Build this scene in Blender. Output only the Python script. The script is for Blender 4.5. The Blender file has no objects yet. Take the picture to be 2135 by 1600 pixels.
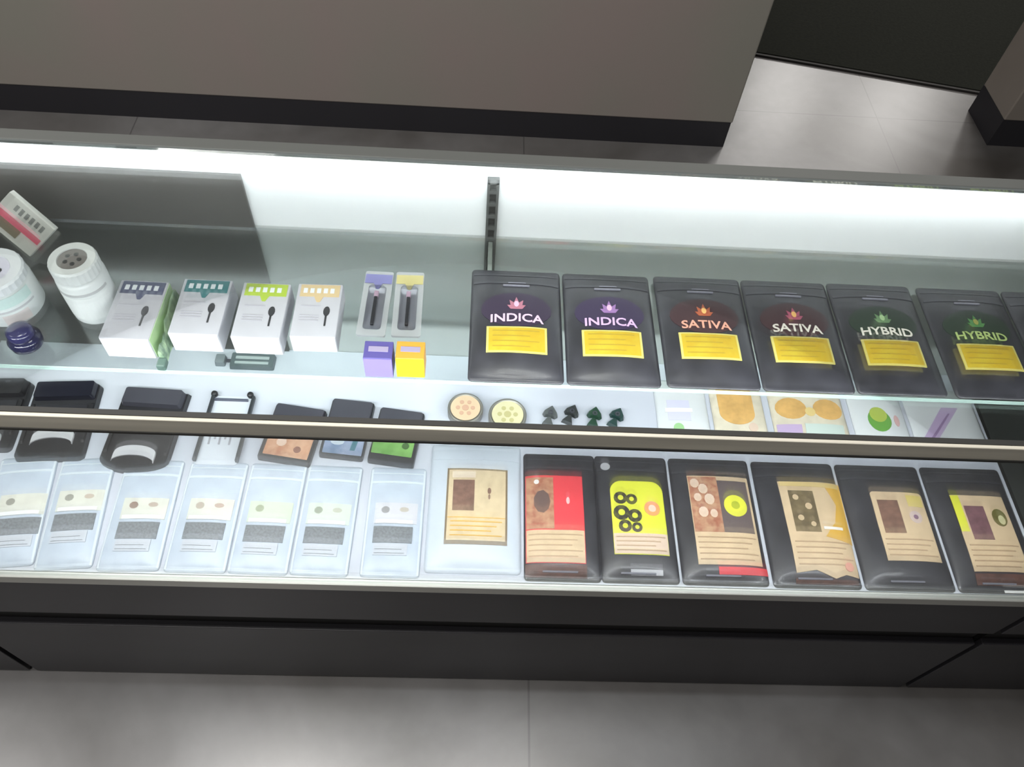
import bpy, bmesh, math, random
from mathutils import Matrix, Vector
S = bpy.context.scene
C = S.collection
X0, X1, YF, YB, ZD, ZS, ZT = -0.81, 0.872, 0.415, 0.845, 0.493, 0.785, 0.925      # the showcase
PI = math.pi

# ------------------------------------------------------------------ camera, world, light, exposure
cam_d = bpy.data.cameras.new('camera'); cam = bpy.data.objects.new('camera', cam_d); C.objects.link(cam)
cam_d.sensor_width = 36.0; cam_d.sensor_fit = 'HORIZONTAL'; cam_d.lens = 1650 / 2135 * 36.0
cam_d.clip_start = 0.02
PITCH, ROLL, YAW = math.radians(54.8), math.radians(-5.95), math.radians(4.7)
fw = Vector((math.sin(YAW) * math.cos(PITCH), math.cos(YAW) * math.cos(PITCH), -math.sin(PITCH)))
r0 = Vector((math.cos(YAW), -math.sin(YAW), 0)); d0 = fw.cross(r0)
rt = r0 * math.cos(ROLL) + d0 * math.sin(ROLL); dn = -r0 * math.sin(ROLL) + d0 * math.cos(ROLL)
cam.matrix_world = Matrix(((rt.x, -dn.x, -fw.x, 0), (rt.y, -dn.y, -fw.y, 0), (rt.z, -dn.z, -fw.z, 1.6), (0, 0, 0, 1)))
S.camera = cam
w = bpy.data.worlds.new('room_ambient'); S.world = w; w.use_nodes = True
w.node_tree.nodes['Background'].inputs[0].default_value = (0.8, 0.85, 0.9, 1)
w.node_tree.nodes['Background'].inputs[1].default_value = 0.05
S.view_settings.view_transform = 'Standard'; S.view_settings.look = 'None'
S.view_settings.exposure = 0.0; S.view_settings.gamma = 1.0
try: S.view_settings.use_curve_mapping = False
except Exception: pass

def area(name, loc, sx, sy, power, col=(1, 1, 1), rot=(0, 0, 0), spread=180):
    l = bpy.data.lights.new(name, 'AREA'); l.shape = 'RECTANGLE'; l.size = sx; l.size_y = sy
    l.energy = power; l.color = col; l.spread = math.radians(spread)
    o = bpy.data.objects.new(name, l); C.objects.link(o); o.location = loc; o.rotation_euler = rot
    return o
CEIL = 2.9
CEIL_SPOTS = [(-2.6, 0.50), (-0.85, 0.50), (0.20, 0.50), (-3.4, 2.6), (2.0, 3.75), (2.75, 6.5), (3.75, 6.3), (-1.3, -1.7)]  # unseen lamps; some added only to brighten far floor, rail and front panels
CEIL_POWER = [24, 33, 17, 30, 52, 50, 50, 32]
for (x, y), p in zip(CEIL_SPOTS, CEIL_POWER):
    area('ceiling_lamp_light', (x, y, CEIL - 0.07), 0.56, 0.56, p, (1.0, 0.97, 0.93))
# the strips of light inside the showcase: under the front top rail and under the back top rail
LED = (0.94, 0.965, 1.0)
area('case_strip_light', (0.035, 0.430, 0.893), 1.62, 0.008, 7.2, LED, (math.radians(16), 0, 0), 180)
area('case_strip_light', (0.035, 0.795, 0.906), 1.62, 0.008, 1.35, LED, (math.radians(52), 0, 0), 180)

# ------------------------------------------------------------------ materials
MATS = {}
def mat(name, col, rough=0.5, metal=0.0, noise=0.0, scale=20.0, emit=0.0, spec=0.5, coat=0.0, bump=0.0, col2=None, stretch=(1, 1, 1), alpha=1.0, detail=4.0):
    if name in MATS: return MATS[name]
    m = bpy.data.materials.new(name); m.use_nodes = True
    nt = m.node_tree; N = nt.nodes; L = nt.links
    b = N['Principled BSDF']
    b.inputs['Base Color'].default_value = (*col, 1); b.inputs['Roughness'].default_value = rough
    b.inputs['Metallic'].default_value = metal; b.inputs['Specular IOR Level'].default_value = spec
    b.inputs['Coat Weight'].default_value = coat; b.inputs['Coat Roughness'].default_value = 0.12
    b.inputs['Alpha'].default_value = alpha
    if emit:
        b.inputs['Emission Color'].default_value = (*col, 1); b.inputs['Emission Strength'].default_value = emit
    if noise or bump or col2:
        tc = N.new('ShaderNodeTexCoord'); mp = N.new('ShaderNodeMapping'); nz = N.new('ShaderNodeTexNoise')
        mp.inputs['Scale'].default_value = stretch
        nz.inputs['Scale'].default_value = scale; nz.inputs['Detail'].default_value = detail
        L.new(tc.outputs['Object'], mp.inputs[0]); L.new(mp.outputs[0], nz.inputs['Vector'])
        if noise or col2:
            r = N.new('ShaderNodeValToRGB')
            c2 = col2 if col2 else tuple(min(1, c * (1 + noise)) for c in col)
            c1 = col if col2 else tuple(c * (1 - noise) for c in col)
            r.color_ramp.elements[0].position = 0.35; r.color_ramp.elements[1].position = 0.65
            r.color_ramp.elements[0].color = (*c1, 1); r.color_ramp.elements[1].color = (*c2, 1)
            L.new(nz.outputs[0], r.inputs[0]); L.new(r.outputs[0], b.inputs['Base Color'])
        if bump:
            bp = N.new('ShaderNodeBump'); bp.inputs['Strength'].default_value = bump; bp.inputs['Distance'].default_value = 0.002
            L.new(nz.outputs[0], bp.inputs['Height']); L.new(bp.outputs[0], b.inputs['Normal'])
    MATS[name] = m
    return m

def glass(name, tint, refl=1.0, rough=0.03):
    """a clear pane: light passes straight through it (tinted), and its faces mirror by Fresnel"""
    m = bpy.data.materials.new(name); m.use_nodes = True
    nt = m.node_tree; N = nt.nodes; L = nt.links; N.clear()
    out = N.new('ShaderNodeOutputMaterial'); t = N.new('ShaderNodeBsdfTransparent'); g = N.new('ShaderNodeBsdfGlossy')
    mx = N.new('ShaderNodeMixShader'); fr = N.new('ShaderNodeFresnel'); mu = N.new('ShaderNodeMath'); mu.operation = 'MULTIPLY'
    t.inputs[0].default_value = (*tint, 1); g.inputs['Roughness'].default_value = rough
    fr.inputs[0].default_value = 1.45; mu.inputs[1].default_value = refl
    L.new(fr.outputs[0], mu.inputs[0]); L.new(mu.outputs[0], mx.inputs[0]); L.new(t.outputs[0], mx.inputs[1]); L.new(g.outputs[0], mx.inputs[2])
    L.new(mx.outputs[0], out.inputs[0])
    return m

def stone(name):
    """large grey polished tiles with cloudy veining and thin joints"""
    m = bpy.data.materials.new(name); m.use_nodes = True
    nt = m.node_tree; N = nt.nodes; L = nt.links; b = N['Principled BSDF']
    tc = N.new('ShaderNodeTexCoord'); n1 = N.new('ShaderNodeTexNoise'); n2 = N.new('ShaderNodeTexNoise')
    n1.inputs['Scale'].default_value = 1.7; n1.inputs['Detail'].default_value = 6; n1.inputs['Distortion'].default_value = 0.6
    n2.inputs['Scale'].default_value = 14; n2.inputs['Detail'].default_value = 5
    L.new(tc.outputs['Object'], n1.inputs['Vector']); L.new(tc.outputs['Object'], n2.inputs['Vector'])
    r = N.new('ShaderNodeValToRGB'); e = r.color_ramp.elements
    e[0].position = 0.33; e[0].color = (0.095, 0.088, 0.082, 1); e[1].position = 0.68; e[1].color = (0.225, 0.222, 0.225, 1)
    L.new(n1.outputs[0], r.inputs[0])
    mx = N.new('ShaderNodeMix'); mx.data_type = 'RGBA'; mx.blend_type = 'MULTIPLY'; mx.inputs[0].default_value = 0.35
    L.new(r.outputs[0], mx.inputs[6]); L.new(n2.outputs[0], mx.inputs[7])
    br = N.new('ShaderNodeTexBrick'); mp = N.new('ShaderNodeMapping')
    mp.inputs['Location'].default_value = (-0.127 + 6.0, 0.12, 0)
    L.new(tc.outputs['Object'], mp.inputs[0]); L.new(mp.outputs[0], br.inputs['Vector'])
    br.offset = 0.0; br.inputs['Scale'].default_value = 1.0; br.inputs['Brick Width'].default_value = 1.2; br.inputs['Row Height'].default_value = 2.4
    br.inputs['Mortar Size'].default_value = 0.0022; br.inputs['Color1'].default_value = (1, 1, 1, 1); br.inputs['Color2'].default_value = (1, 1, 1, 1)
    br.inputs['Mortar'].default_value = (0.62, 0.62, 0.62, 1); br.inputs['Mortar Smooth'].default_value = 0.1
    m2 = N.new('ShaderNodeMix'); m2.data_type = 'RGBA'; m2.blend_type = 'MULTIPLY'; m2.inputs[0].default_value = 1
    L.new(mx.outputs[2], m2.inputs[6]); L.new(br.outputs[0], m2.inputs[7])
    L.new(m2.outputs[2], b.inputs['Base Color'])
    b.inputs['Roughness'].default_value = 0.30; b.inputs['Specular IOR Level'].default_value = 0.6
    return m

M_alu = mat('brushed_aluminium', (0.66, 0.63, 0.54), 0.55, 0.1, 0.12, 60, stretch=(0.05, 1, 1))
M_alu_dk = mat('dull_grey_rail', (0.10, 0.105, 0.10), 0.6, 0.2)
M_alu_lt = mat('light_aluminium', (0.62, 0.62, 0.58), 0.4, 0.6)
M_rub = mat('dark_gasket', (0.03, 0.03, 0.028), 0.6)
M_lam = mat('charcoal_laminate', (0.032, 0.031, 0.036), 0.38, noise=0.2, scale=5, stretch=(0.2, 1, 1))
M_groove = mat('recess_shade_black', (0.006, 0.006, 0.006), 0.7)  # shade between the front panels, put into a near-black colour
M_white = mat('white_liner', (0.57, 0.60, 0.67), 0.35)
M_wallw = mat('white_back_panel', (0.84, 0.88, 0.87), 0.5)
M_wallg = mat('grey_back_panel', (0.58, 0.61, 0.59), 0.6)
M_darkdoor = mat('dark_door', (0.085, 0.082, 0.075), 0.35, noise=0.15, scale=6, stretch=(0.3, 1, 1))
M_darkdeck = mat('dark_deck', (0.03, 0.035, 0.033), 0.45)
M_glass = glass('clear_glass', (0.97, 0.985, 0.98), 0.5)
M_shelf = glass('shelf_glass', (0.88, 0.91, 0.90), 0.3, 0.14)
M_gedge = mat('glass_edge', (0.45, 0.62, 0.56), 0.25)
M_led = mat('led_diffuser', (0.92, 0.97, 1.0), 0.5, emit=2.5)
M_black = mat('matte_black_film', (0.030, 0.030, 0.037), 0.42, noise=0.25, scale=30, coat=0.15)
M_seal = mat('pouch_seal_film', (0.045, 0.046, 0.055), 0.38)
M_whitefilm = mat('white_film', (0.58, 0.64, 0.71), 0.35)
M_clearfilm = mat('frosted_film', (0.59, 0.67, 0.77), 0.32, noise=0.06, scale=40, alpha=0.85)
M_floor = stone('grey_stone_tile')

# ------------------------------------------------------------------ mesh helpers
def box(bm, x0, x1, y0, y1, z0, z1, mi=0):
    v = [bm.verts.new(p) for p in ((x0, y0, z0), (x1, y0, z0), (x1, y1, z0), (x0, y1, z0), (x0, y0, z1), (x1, y0, z1), (x1, y1, z1), (x0, y1, z1))]
    fs = [bm.faces.new([v[i] for i in f]) for f in ((3, 2, 1, 0), (4, 5, 6, 7), (0, 1, 5, 4), (1, 2, 6, 5), (2, 3, 7, 6), (3, 0, 4, 7))]
    for f in fs: f.material_index = mi
    return v
def prism(bm, pts, z0, z1, taper=1.0):
    n = len(pts); cx = sum(p[0] for p in pts) / n; cy = sum(p[1] for p in pts) / n
    a = [bm.verts.new((x, y, z0)) for x, y in pts]
    b = [bm.verts.new((cx + (x - cx) * taper, cy + (y - cy) * taper, z1)) for x, y in pts]
    bm.faces.new(a[::-1]); bm.faces.new(b)
    for i in range(n): bm.faces.new((a[i], a[(i + 1) % n], b[(i + 1) % n], b[i]))
def rrect(x0, x1, y0, y1, r, k=4):
    out = []
    for cx, cy, a0 in ((x1 - r, y0 + r, -90), (x1 - r, y1 - r, 0), (x0 + r, y1 - r, 90), (x0 + r, y0 + r, 180)):
        for i in range(k + 1):
            a = math.radians(a0 + 90 * i / k); out.append((cx + r * math.cos(a), cy + r * math.sin(a)))
    return out
def lathe(bm, prof, n=40, cx=0, cy=0):
    rings = []
    for r, z in prof:
        if r < 1e-6: rings.append([bm.verts.new((cx, cy, z))])
        else: rings.append([bm.verts.new((cx + r * math.cos(2 * PI * i / n), cy + r * math.sin(2 * PI * i / n), z)) for i in range(n)])
    for a, b in zip(rings, rings[1:]):
        for i in range(n):
            j = (i + 1) % n
            if len(a) == 1 and len(b) == 1: continue
            if len(a) == 1: bm.faces.new((a[0], b[j], b[i]))
            elif len(b) == 1: bm.faces.new((a[i], a[j], b[0]))
            else: bm.faces.new((a[i], a[j], b[j], b[i]))
def obj(name, bm, m, parent=None, loc=None, rz=0, smooth=False, bevel=0, label=None):
    me = bpy.data.meshes.new(name)
    bmesh.ops.recalc_face_normals(bm, faces=bm.faces[:])
    bm.to_mesh(me); bm.free()
    for mm in (m if isinstance(m, (list, tuple)) else [m]): me.materials.append(mm)
    if smooth:
        for p in me.polygons: p.use_smooth = True
    o = bpy.data.objects.new(name, me); C.objects.link(o)
    if parent: o.parent = parent
    if loc: o.location = loc
    o.rotation_euler = (0, 0, rz)
    if label: o['label'] = label
    if bevel:
        b = o.modifiers.new('bevel', 'BEVEL'); b.width = bevel; b.segments = 2; b.limit_method = 'ANGLE'
    return o
def B(name, dims, m, parent=None, **k):
    bm = bmesh.new(); box(bm, *dims); return obj(name, bm, m, parent, **k)
def thing(name, label, cat, loc=(0, 0, 0), rz=0, group=None):
    o = bpy.data.objects.new(name, None); C.objects.link(o); o.empty_display_size = 0.02
    if loc[2] in (ZD, ZS): loc = (loc[0], loc[1], loc[2] + .0004)      # resting on the deck or the shelf
    o.location = loc; o.rotation_euler = (0, 0, rz); o['label'] = label; o['category'] = cat
    if group: o['group'] = group
    return o
def tag(o, label, cat, group=None):
    o['label'] = label; o['category'] = cat
    if group: o['group'] = group
    return o
def struct(o):
    o['kind'] = 'structure'; return o

# ------------------------------------------------------------------ the room
struct(B('floor', (-6, 6, -4, 8, -0.05, 0), M_floor))
struct(B('ceiling', (-6, 6, -4, 8, CEIL, CEIL + 0.05), mat('ceiling_paint', (0.34, 0.33, 0.32), 0.9)))
Mw = mat('wall_paint', (0.22, 0.21, 0.20), 0.8, noise=0.06, scale=3)
struct(B('wall_back', (-6, 6, 8, 8.08, 0, CEIL), Mw)); struct(B('wall_front', (-6, 6, -4.08, -4, 0, CEIL), Mw))
struct(B('wall_left', (-6.08, -6, -4, 8, 0, CEIL), Mw)); struct(B('wall_right', (6, 6.08, -4, 8, 0, CEIL), Mw))
M_panel = mat('lamp_diffuser', (1, 0.97, 0.93), 0.6, emit=3.0)
for i, (x, y) in enumerate(CEIL_SPOTS):
    t = thing('ceiling_lamp', 'unseen square ceiling lamp panel above the shop floor', 'lamp', (x, y, CEIL), 0, 'square ceiling lamp panels')
    bm = bmesh.new()
    for d in ((-.31, .31, -.31, -.29), (-.31, .31, .29, .31), (-.31, -.29, -.29, .29), (.29, .31, -.29, .29)): box(bm, *d, -0.05, 0)
    obj('lamp_frame', bm, M_alu_lt, t)
    B('diffuser', (-.29, .29, -.29, .29, -0.045, -0.02), M_panel, t)

# far cabinets across the aisle
M_cab = mat('taupe_cabinet_laminate', (0.29, 0.245, 0.23), 0.5, noise=0.08, scale=2.5, stretch=(1, 1, 0.6), col2=(0.265, 0.255, 0.225))
M_toe = mat('toe_kick_black', (0.022, 0.021, 0.026), 0.5)
def cabinet(label, loc, w, d, h, rz, body, toe, kick=0.1, top=None):
    t = thing('cabinet', label, 'cabinet', loc, rz)
    bm = bmesh.new(); box(bm, 0, w, 0, d, kick, h); obj('cabinet_body', bm, body, t, bevel=0.004)
    B('toe_kick', (0.001, w - 0.004, 0.003, d, 0, kick), toe, t)
    B('countertop', (-0.01, w + 0.01, -0.015, d, h, h + 0.03), top or body, t, bevel=0.003)
    return t
cabinet('long taupe cabinet across the aisle behind the showcase', (-2.6, 2.08, 0), 3.372, 0.6, 0.9, 0, M_cab, M_toe, 0.093)
cabinet('taupe cabinet cut off by the top right corner', (1.668, 2.16, 0), 1.2, 0.19, 0.9, 0, mat('taupe_cabinet_side', (0.25, 0.22, 0.195), 0.5, noise=0.08, scale=3), M_toe, 0.1)
M_dk = mat('charcoal_mat_pile', (0.011, 0.012, 0.009), 0.95, noise=0.15, scale=90, bump=0.3, detail=6, spec=0.15)
t = thing('floor_mat', 'large charcoal floor mat lying askew on the tiles beyond the cabinets', 'mat', (0.818, 2.635, 0), math.radians(-11.7))
bm = bmesh.new(); prism(bm, rrect(0.012, 2.588, 0.012, 1.788, 0.01), 0.0, 0.011); obj('mat_pile', bm, M_dk, t)
bm = bmesh.new()
for d in ((0, 2.6, 0, .011), (0, 2.6, 1.789, 1.8), (0, .011, .0115, 1.7885), (2.589, 2.6, .0115, 1.7885)): box(bm, *d, 0, 0.008)
obj('rubber_border', bm, mat('rubber_border', (0.012, 0.010, 0.009), 0.7), t)

# ------------------------------------------------------------------ showcase
WALL = 0.833
def showcase(label, x0, x1, lined=True, dark_door=True):
    t = thing('showcase', label, 'showcase', ((x0 + x1) / 2, (YF + YB) / 2, 0))
    ox, oy = (x0 + x1) / 2, (YF + YB) / 2
    def p(name, d, m, par=None, **k): return B(name, (d[0] - ox, d[1] - ox, d[2] - oy, d[3] - oy, d[4], d[5]), m, par or t, **k)
    p('base_cabinet', (x0 + .002, x1 - .002, YF + .012, YB, 0, .472), M_groove)
    p('lower_front_panel', (x0, x1, YF, YF + .012, 0.004, .284), M_lam, bevel=.0012)
    p('upper_front_panel', (x0, x1, YF, YF + .012, .340, .470), M_lam, bevel=.0012)
    p('front_bottom_rail', (x0, x1, YF - .001, YF + .009, .471, .4928), M_alu_lt, bevel=.001)
    dk = p('deck', (x0, x1, YF + .009, YB - .012, .472, ZD - .004), M_darkdeck)
    if lined: p('deck_liner', (x0 + .006, x1 + .004, YF + .0095, YB - .013, ZD - .004, ZD), M_white)
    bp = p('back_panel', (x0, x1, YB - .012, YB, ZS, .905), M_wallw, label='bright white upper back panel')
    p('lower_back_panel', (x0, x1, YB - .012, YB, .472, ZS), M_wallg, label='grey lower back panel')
    if dark_door: p('sliding_door', (x0 + .004, -0.321, YB - .017, YB - .0125, ZD + .001, .878), M_darkdoor, label='dark grey sliding door panel')
    p('back_top_rail', (x0, x1, YB - .022, YB - .002, .9185, ZT), M_alu_dk, bevel=.001, label='dull grey back rail')
    p('light_ledge', (x0, x1, YB - .022, YB - .002, .905, .918), M_wallw, label='white light ledge under the back rail')
    fr = p('front_top_rail', (x0, x1, YF, YF + .0044, .898, ZT), M_alu, bevel=.001)
    bm = bmesh.new()
    box(bm, x0 - ox, x1 - ox, YF - .0012 - oy, YF - oy, .899, .9025); box(bm, x0 - ox, x1 - ox, YF + .0045 - oy, YF + .0105 - oy, .915, .9256)
    obj('gasket', bm, M_rub, fr)
    p('top_glass', (x0, x1, YF + .0106, YB - .0225, .917, .9225), M_glass)
    p('front_glass', (x0 + .002, x1 - .002, YF + .002, YF + .0065, .4945, .8975), M_glass)
    p('led_strip', (x0 + .03, x1 - .03, YF + .0106, YF + .018, .900, .906), M_led)
    sh = p('glass_shelf', (x0 + .002, x1 - .002, .574, YB - .0175, ZS - .006, ZS), M_shelf)
    p('shelf_edge', (x0 + .002, x1 - .002, .5725, .5738, ZS - .006, ZS), M_gedge, sh)
    for bx in ([0.0155] if lined else [ox]):
        bm = bmesh.new()
        for a, b_ in ((-.008, -.0045), (.0045, .008)): box(bm, bx + a - ox, bx + b_ - ox, WALL - .006 - oy, WALL - oy, .56, .893)
        zz = .56
        while zz < .89: box(bm, bx - .0045 - ox, bx + .0045 - ox, WALL - .006 - oy, WALL - oy, zz, zz + .006); zz += .022
        box(bm, bx - .008 - ox, bx + .008 - ox, WALL - .006 - oy, WALL - oy, .885, .8935)
        sp = obj('shelf_standard', bm, M_alu_dk, t)
        bm = bmesh.new(); box(bm, bx - .0045 - ox, bx + .0045 - ox, WALL - .001 - oy, WALL - oy, .56, .885); obj('slot_backing', bm, M_rub, sp)
        bm = bmesh.new(); prof = [(WALL - .006, ZS - .0065), (WALL - .24, ZS - .0065), (WALL - .24, ZS - .012), (WALL - .006, ZS - .04)]
        a = [bm.verts.new((bx - .003 - ox, y - oy, z)) for y, z in prof]; b = [bm.verts.new((bx + .003 - ox, y - oy, z)) for y, z in prof]
        bm.faces.new(a); bm.faces.new(b[::-1])
        for i in range(4): bm.faces.new((a[i], b[i], b[(i + 1) % 4], a[(i + 1) % 4]))
        obj('shelf_bracket', bm, M_alu_lt, sp)
    return t
showcase('long glass showcase holding the packets on a white deck', X0, X1)
showcase('empty neighbouring showcase with a dark deck beyond the right seam', X1 + .0135, X1 + .0135 + 1.682, False, False)
showcase('neighbouring showcase whose base corner shows at lower left', X0 - .0135 - 1.682, X0 - .0135, False, False)

# ------------------------------------------------------------------ pouches
def wob(seed):
    r = random.Random(seed); ph = [(r.uniform(0, 6.3), r.uniform(0, 6.3), r.uniform(.6, 1.6), r.uniform(.6, 1.8)) for _ in range(3)]
    return lambda u, v: sum(math.sin(a + u * fa * 3.1 + v * 2.2) * math.cos(b + v * fb * 3.3 - u * 1.3) for a, b, fa, fb in ph) / 3
def hfun(T, seed, wamp=.0008):
    f = wob(seed)
    def h(u, v):                                   # u, v in -1..1
        e = max(0, 1 - abs(u) ** 3.0) * max(0, 1 - abs(v / .93) ** 4) if abs(v) < .93 else 0
        return .0016 + T * e ** .7 + wamp * f(u, v) * (e ** .5)
    return h
class Pouch:
    def __init__(s, name, label, cat, loc, w, l, T, seed, film, seal, group, rz=0, r=.006):
        s.w, s.l, s.h = w, l, hfun(T, seed)
        s.t = thing(name, label, cat, loc, rz, group); s.k = 0
        nx, ny = 26, 38; bm = bmesh.new(); top, bot = {}, {}
        for i in range(nx + 1):
            for j in range(ny + 1):
                u, v = -1 + 2 * i / nx, -1 + 2 * j / ny
                x, y = u * w / 2, v * l / 2
                cx, cy = w / 2 - r, l / 2 - r                     # round the four corners
                if abs(x) > cx and abs(y) > cy:
                    dx, dy = abs(x) - cx, abs(y) - cy; m = max(dx, dy); q = math.hypot(dx, dy)
                    if q > 0: x = math.copysign(cx + dx / q * m, x); y = math.copysign(cy + dy / q * m, y)
                top[i, j] = bm.verts.new((x, y, s.h(u, v))); bot[i, j] = bm.verts.new((x, y, 0))
        for i in range(nx):
            for j in range(ny):
                bm.faces.new((top[i, j], top[i + 1, j], top[i + 1, j + 1], top[i, j + 1]))
                bm.faces.new((bot[i, j + 1], bot[i + 1, j + 1], bot[i + 1, j], bot[i, j]))
        for i in range(nx):
            bm.faces.new((bot[i, 0], bot[i + 1, 0], top[i + 1, 0], top[i, 0])); bm.faces.new((top[i, ny], top[i + 1, ny], bot[i + 1, ny], bot[i, ny]))
        for j in range(ny):
            bm.faces.new((top[0, j], top[0, j + 1], bot[0, j + 1], bot[0, j])); bm.faces.new((bot[nx, j], bot[nx, j + 1], top[nx, j + 1], top[nx, j]))
        s.body = obj('pouch_body', bm, film, s.t, smooth=True)
        if seal:
            s.patch('zip_seal', -w / 2 + .003, w / 2 - .003, l / 2 - .030, l / 2 - .026, seal, lift=.0009)
            s.patch('tear_strip', -w / 2 + .003, w / 2 - .003, l / 2 - .012, l / 2 - .010, seal, lift=.0005)
    def z(s, x, y): return s.h(max(-1, min(1, 2 * x / s.w)), max(-1, min(1, 2 * y / s.l)))
    def patch(s, name, x0, x1, y0, y1, m, parent=None, lift=None, skew=0, label=None):
        return s.poly(name, [(x0, y0), (x1, y0), (x1 + skew, y1), (x0 + skew, y1)], m, parent, lift, label)
    def poly(s, name, pts, m, parent=None, lift=None, label=None):
        """a printed or stuck-on shape that follows the pouch's surface"""
        s.k += 1; lift = lift if lift is not None else .0004 + .00012 * s.k
        bm = bmesh.new(); a = [bm.verts.new((x, y, 0)) for x, y in pts]; bm.faces.new(a)
        xs = [p[0] for p in pts]; ys = [p[1] for p in pts]; st = .004
        for ax, lo, hi in ((0, min(xs), max(xs)), (1, min(ys), max(ys))):
            c = math.ceil(lo / st) * st + 1e-5
            while c < hi:
                co = [0, 0, 0]; co[ax] = c; no = [0, 0, 0]; no[ax] = 1
                bmesh.ops.bisect_plane(bm, geom=bm.verts[:] + bm.edges[:] + bm.faces[:], plane_co=co, plane_no=no); c += st
        ret = bmesh.ops.extrude_face_region(bm, geom=bm.faces[:])
        up = set(g for g in ret['geom'] if isinstance(g, bmesh.types.BMVert))
        for v in bm.verts: v.co.z = s.z(v.co.x, v.co.y) + (lift if v in up else 0.0)
        return obj(name, bm, m, parent or s.t, label=label)
    def text(s, name, body, x, y, size, m, parent=None, lift=None, arch=0.0, wide=1.0):
        s.k += 1; lift = lift if lift is not None else .0005 + .00012 * s.k
        bm = textmesh(body, size, .0002, wide)
        for v in bm.verts:
            v.co.y += arch * (1 - (v.co.x / .04) ** 2); v.co.x += x; v.co.y += y
            v.co.z += s.z(v.co.x, v.co.y) + lift
        return obj(name, bm, m, parent or s.t)
def textmesh(body, size, ext, wide=1.0):
    cu = bpy.data.curves.new('lettering', 'FONT'); cu.body = body; cu.size = size; cu.extrude = ext; cu.align_x = 'CENTER'; cu.offset = size * .018
    cu.resolution_u = 3
    o = bpy.data.objects.new('lettering', cu); C.objects.link(o)
    dg = bpy.context.evaluated_depsgraph_get(); me = bpy.data.meshes.new_from_object(o.evaluated_get(dg))
    bm = bmesh.new(); bm.from_mesh(me); bpy.data.objects.remove(o); bpy.data.meshes.remove(me); bpy.data.curves.remove(cu)
    for v in bm.verts: v.co.x *= wide
    return bm
def disc(cx, cy, r, n=20, sx=1, sy=1): return [(cx + r * sx * math.cos(2 * PI * i / n), cy + r * sy * math.sin(2 * PI * i / n)) for i in range(n)]
def P_(name, c, rough=.45, **k): return mat(name, c, rough, **k)
K_yel = P_('yellow_label', (0.56, 0.43, 0.035), .4, noise=.12, scale=50, col2=(0.52, 0.35, 0.02))
K_yelr = P_('pale_yellow_border', (0.60, 0.54, 0.16))
K_line = P_('olive_print', (0.40, 0.28, 0.03))
K_txt = P_('pale_print', (0.75, 0.72, 0.78))
K_grey = P_('grey_print', (0.20, 0.20, 0.24))

def upper_pouch(x, word, hue, petal, tint, label, seed, wcol, w=.120, rz=0, yo=0):
    P = Pouch('yellow_label_pouch', label, 'pouch', (x, .668 + yo, ZS), w, .190, .009, seed, M_black, M_seal, 'black pouches on the glass shelf', rz)
    haze = P.poly('printed_glow', disc(0, .018, .047, 26, 1, .62), tint)
    # plant emblem: five petals in a fan
    bm_m = petal
    for k, a in enumerate((-62, -31, 0, 31, 62)):
        ln = .021 if k == 2 else .018 if k in (1, 3) else .014
        ra = math.radians(90 - a); ux, uy = math.cos(ra), math.sin(ra); px, py = -uy, ux; wd = .0036
        c = (0.0, .018)
        P.poly('emblem_leaf', [c, (c[0] + ux * ln * .5 + px * wd, c[1] + uy * ln * .5 + py * wd), (c[0] + ux * ln, c[1] + uy * ln), (c[0] + ux * ln * .5 - px * wd, c[1] + uy * ln * .5 - py * wd)], petal, lift=.0012)
    P.poly('emblem_core', disc(0, .0265, .0042, 12, .8, 1.2), hue, lift=.0016)
    P.text('lettering', word, 0, -.006, .0185, wcol, lift=.0013, arch=.003, wide=1.12)
    P.patch('top_caption', -.018, .018, .060, .0628, K_grey)
    P.patch('caption_line', -.011, .013, .0655, .0672, K_grey)
    y1, y0 = -.012, -.054
    lb = P.patch('yellow_sticker', -.039, .040, y0, y1, K_yelr, lift=.0012, label='bright yellow sticker')
    P.patch('sticker_field', -.036, .037, y0 + .0025, y1 - .0025, K_yel, lb, lift=.0016)
    for k in range(4): P.patch('printed_line', -.031, .030 - (k % 2) * .012, -.020 - k * .0085, -.0185 - k * .0085, K_line, lb, lift=.0018)
    return P
pur, vio, pink = P_('violet_petal', (0.30, 0.16, 0.38)), P_('deep_purple_glow', (0.030, 0.018, 0.044)), P_('pink_core', (0.75, 0.45, 0.60))
red, mar, org = P_('orange_red_petal', (0.42, 0.10, 0.04)), P_('maroon_glow', (0.045, 0.018, 0.022)), P_('amber_core', (0.85, 0.50, 0.16))
grn, dgr, lgr = P_('leaf_green_petal', (0.08, 0.24, 0.07)), P_('deep_green_glow', (0.018, 0.034, 0.021)), P_('pale_green_core', (0.40, 0.60, 0.30))
W_pk, W_vi, W_or, W_wh, W_gr = P_('pink_lettering', (0.70, 0.50, 0.66)), P_('lilac_lettering', (0.60, 0.42, 0.66)), P_('salmon_lettering', (0.72, 0.36, 0.26)), P_('cream_lettering', (0.85, 0.82, 0.72)), P_('lime_lettering', (0.45, 0.58, 0.20))
upper_pouch(.0520, 'INDICA', pink, P_('rose_petal', (0.42, 0.16, 0.22)), vio, 'black INDICA pouch with rose emblem, at the left end of the shelf row', 1, W_pk, .122)
upper_pouch(.1770, 'INDICA', pink, pur, P_('indigo_glow', (0.032, 0.020, 0.058)), 'black INDICA pouch with violet emblem, second in the shelf row', 2, W_vi, .121)
upper_pouch(.3060, 'SATIVA', org, red, mar, 'black SATIVA pouch with salmon lettering, right of the first bright gap', 3, W_or, .122, yo=.002)
upper_pouch(.4300, 'SATIVA', org, P_('magenta_petal', (0.38, 0.08, 0.14)), mar, 'black SATIVA pouch with cream lettering', 4, W_wh, .121, yo=.002)
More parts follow.
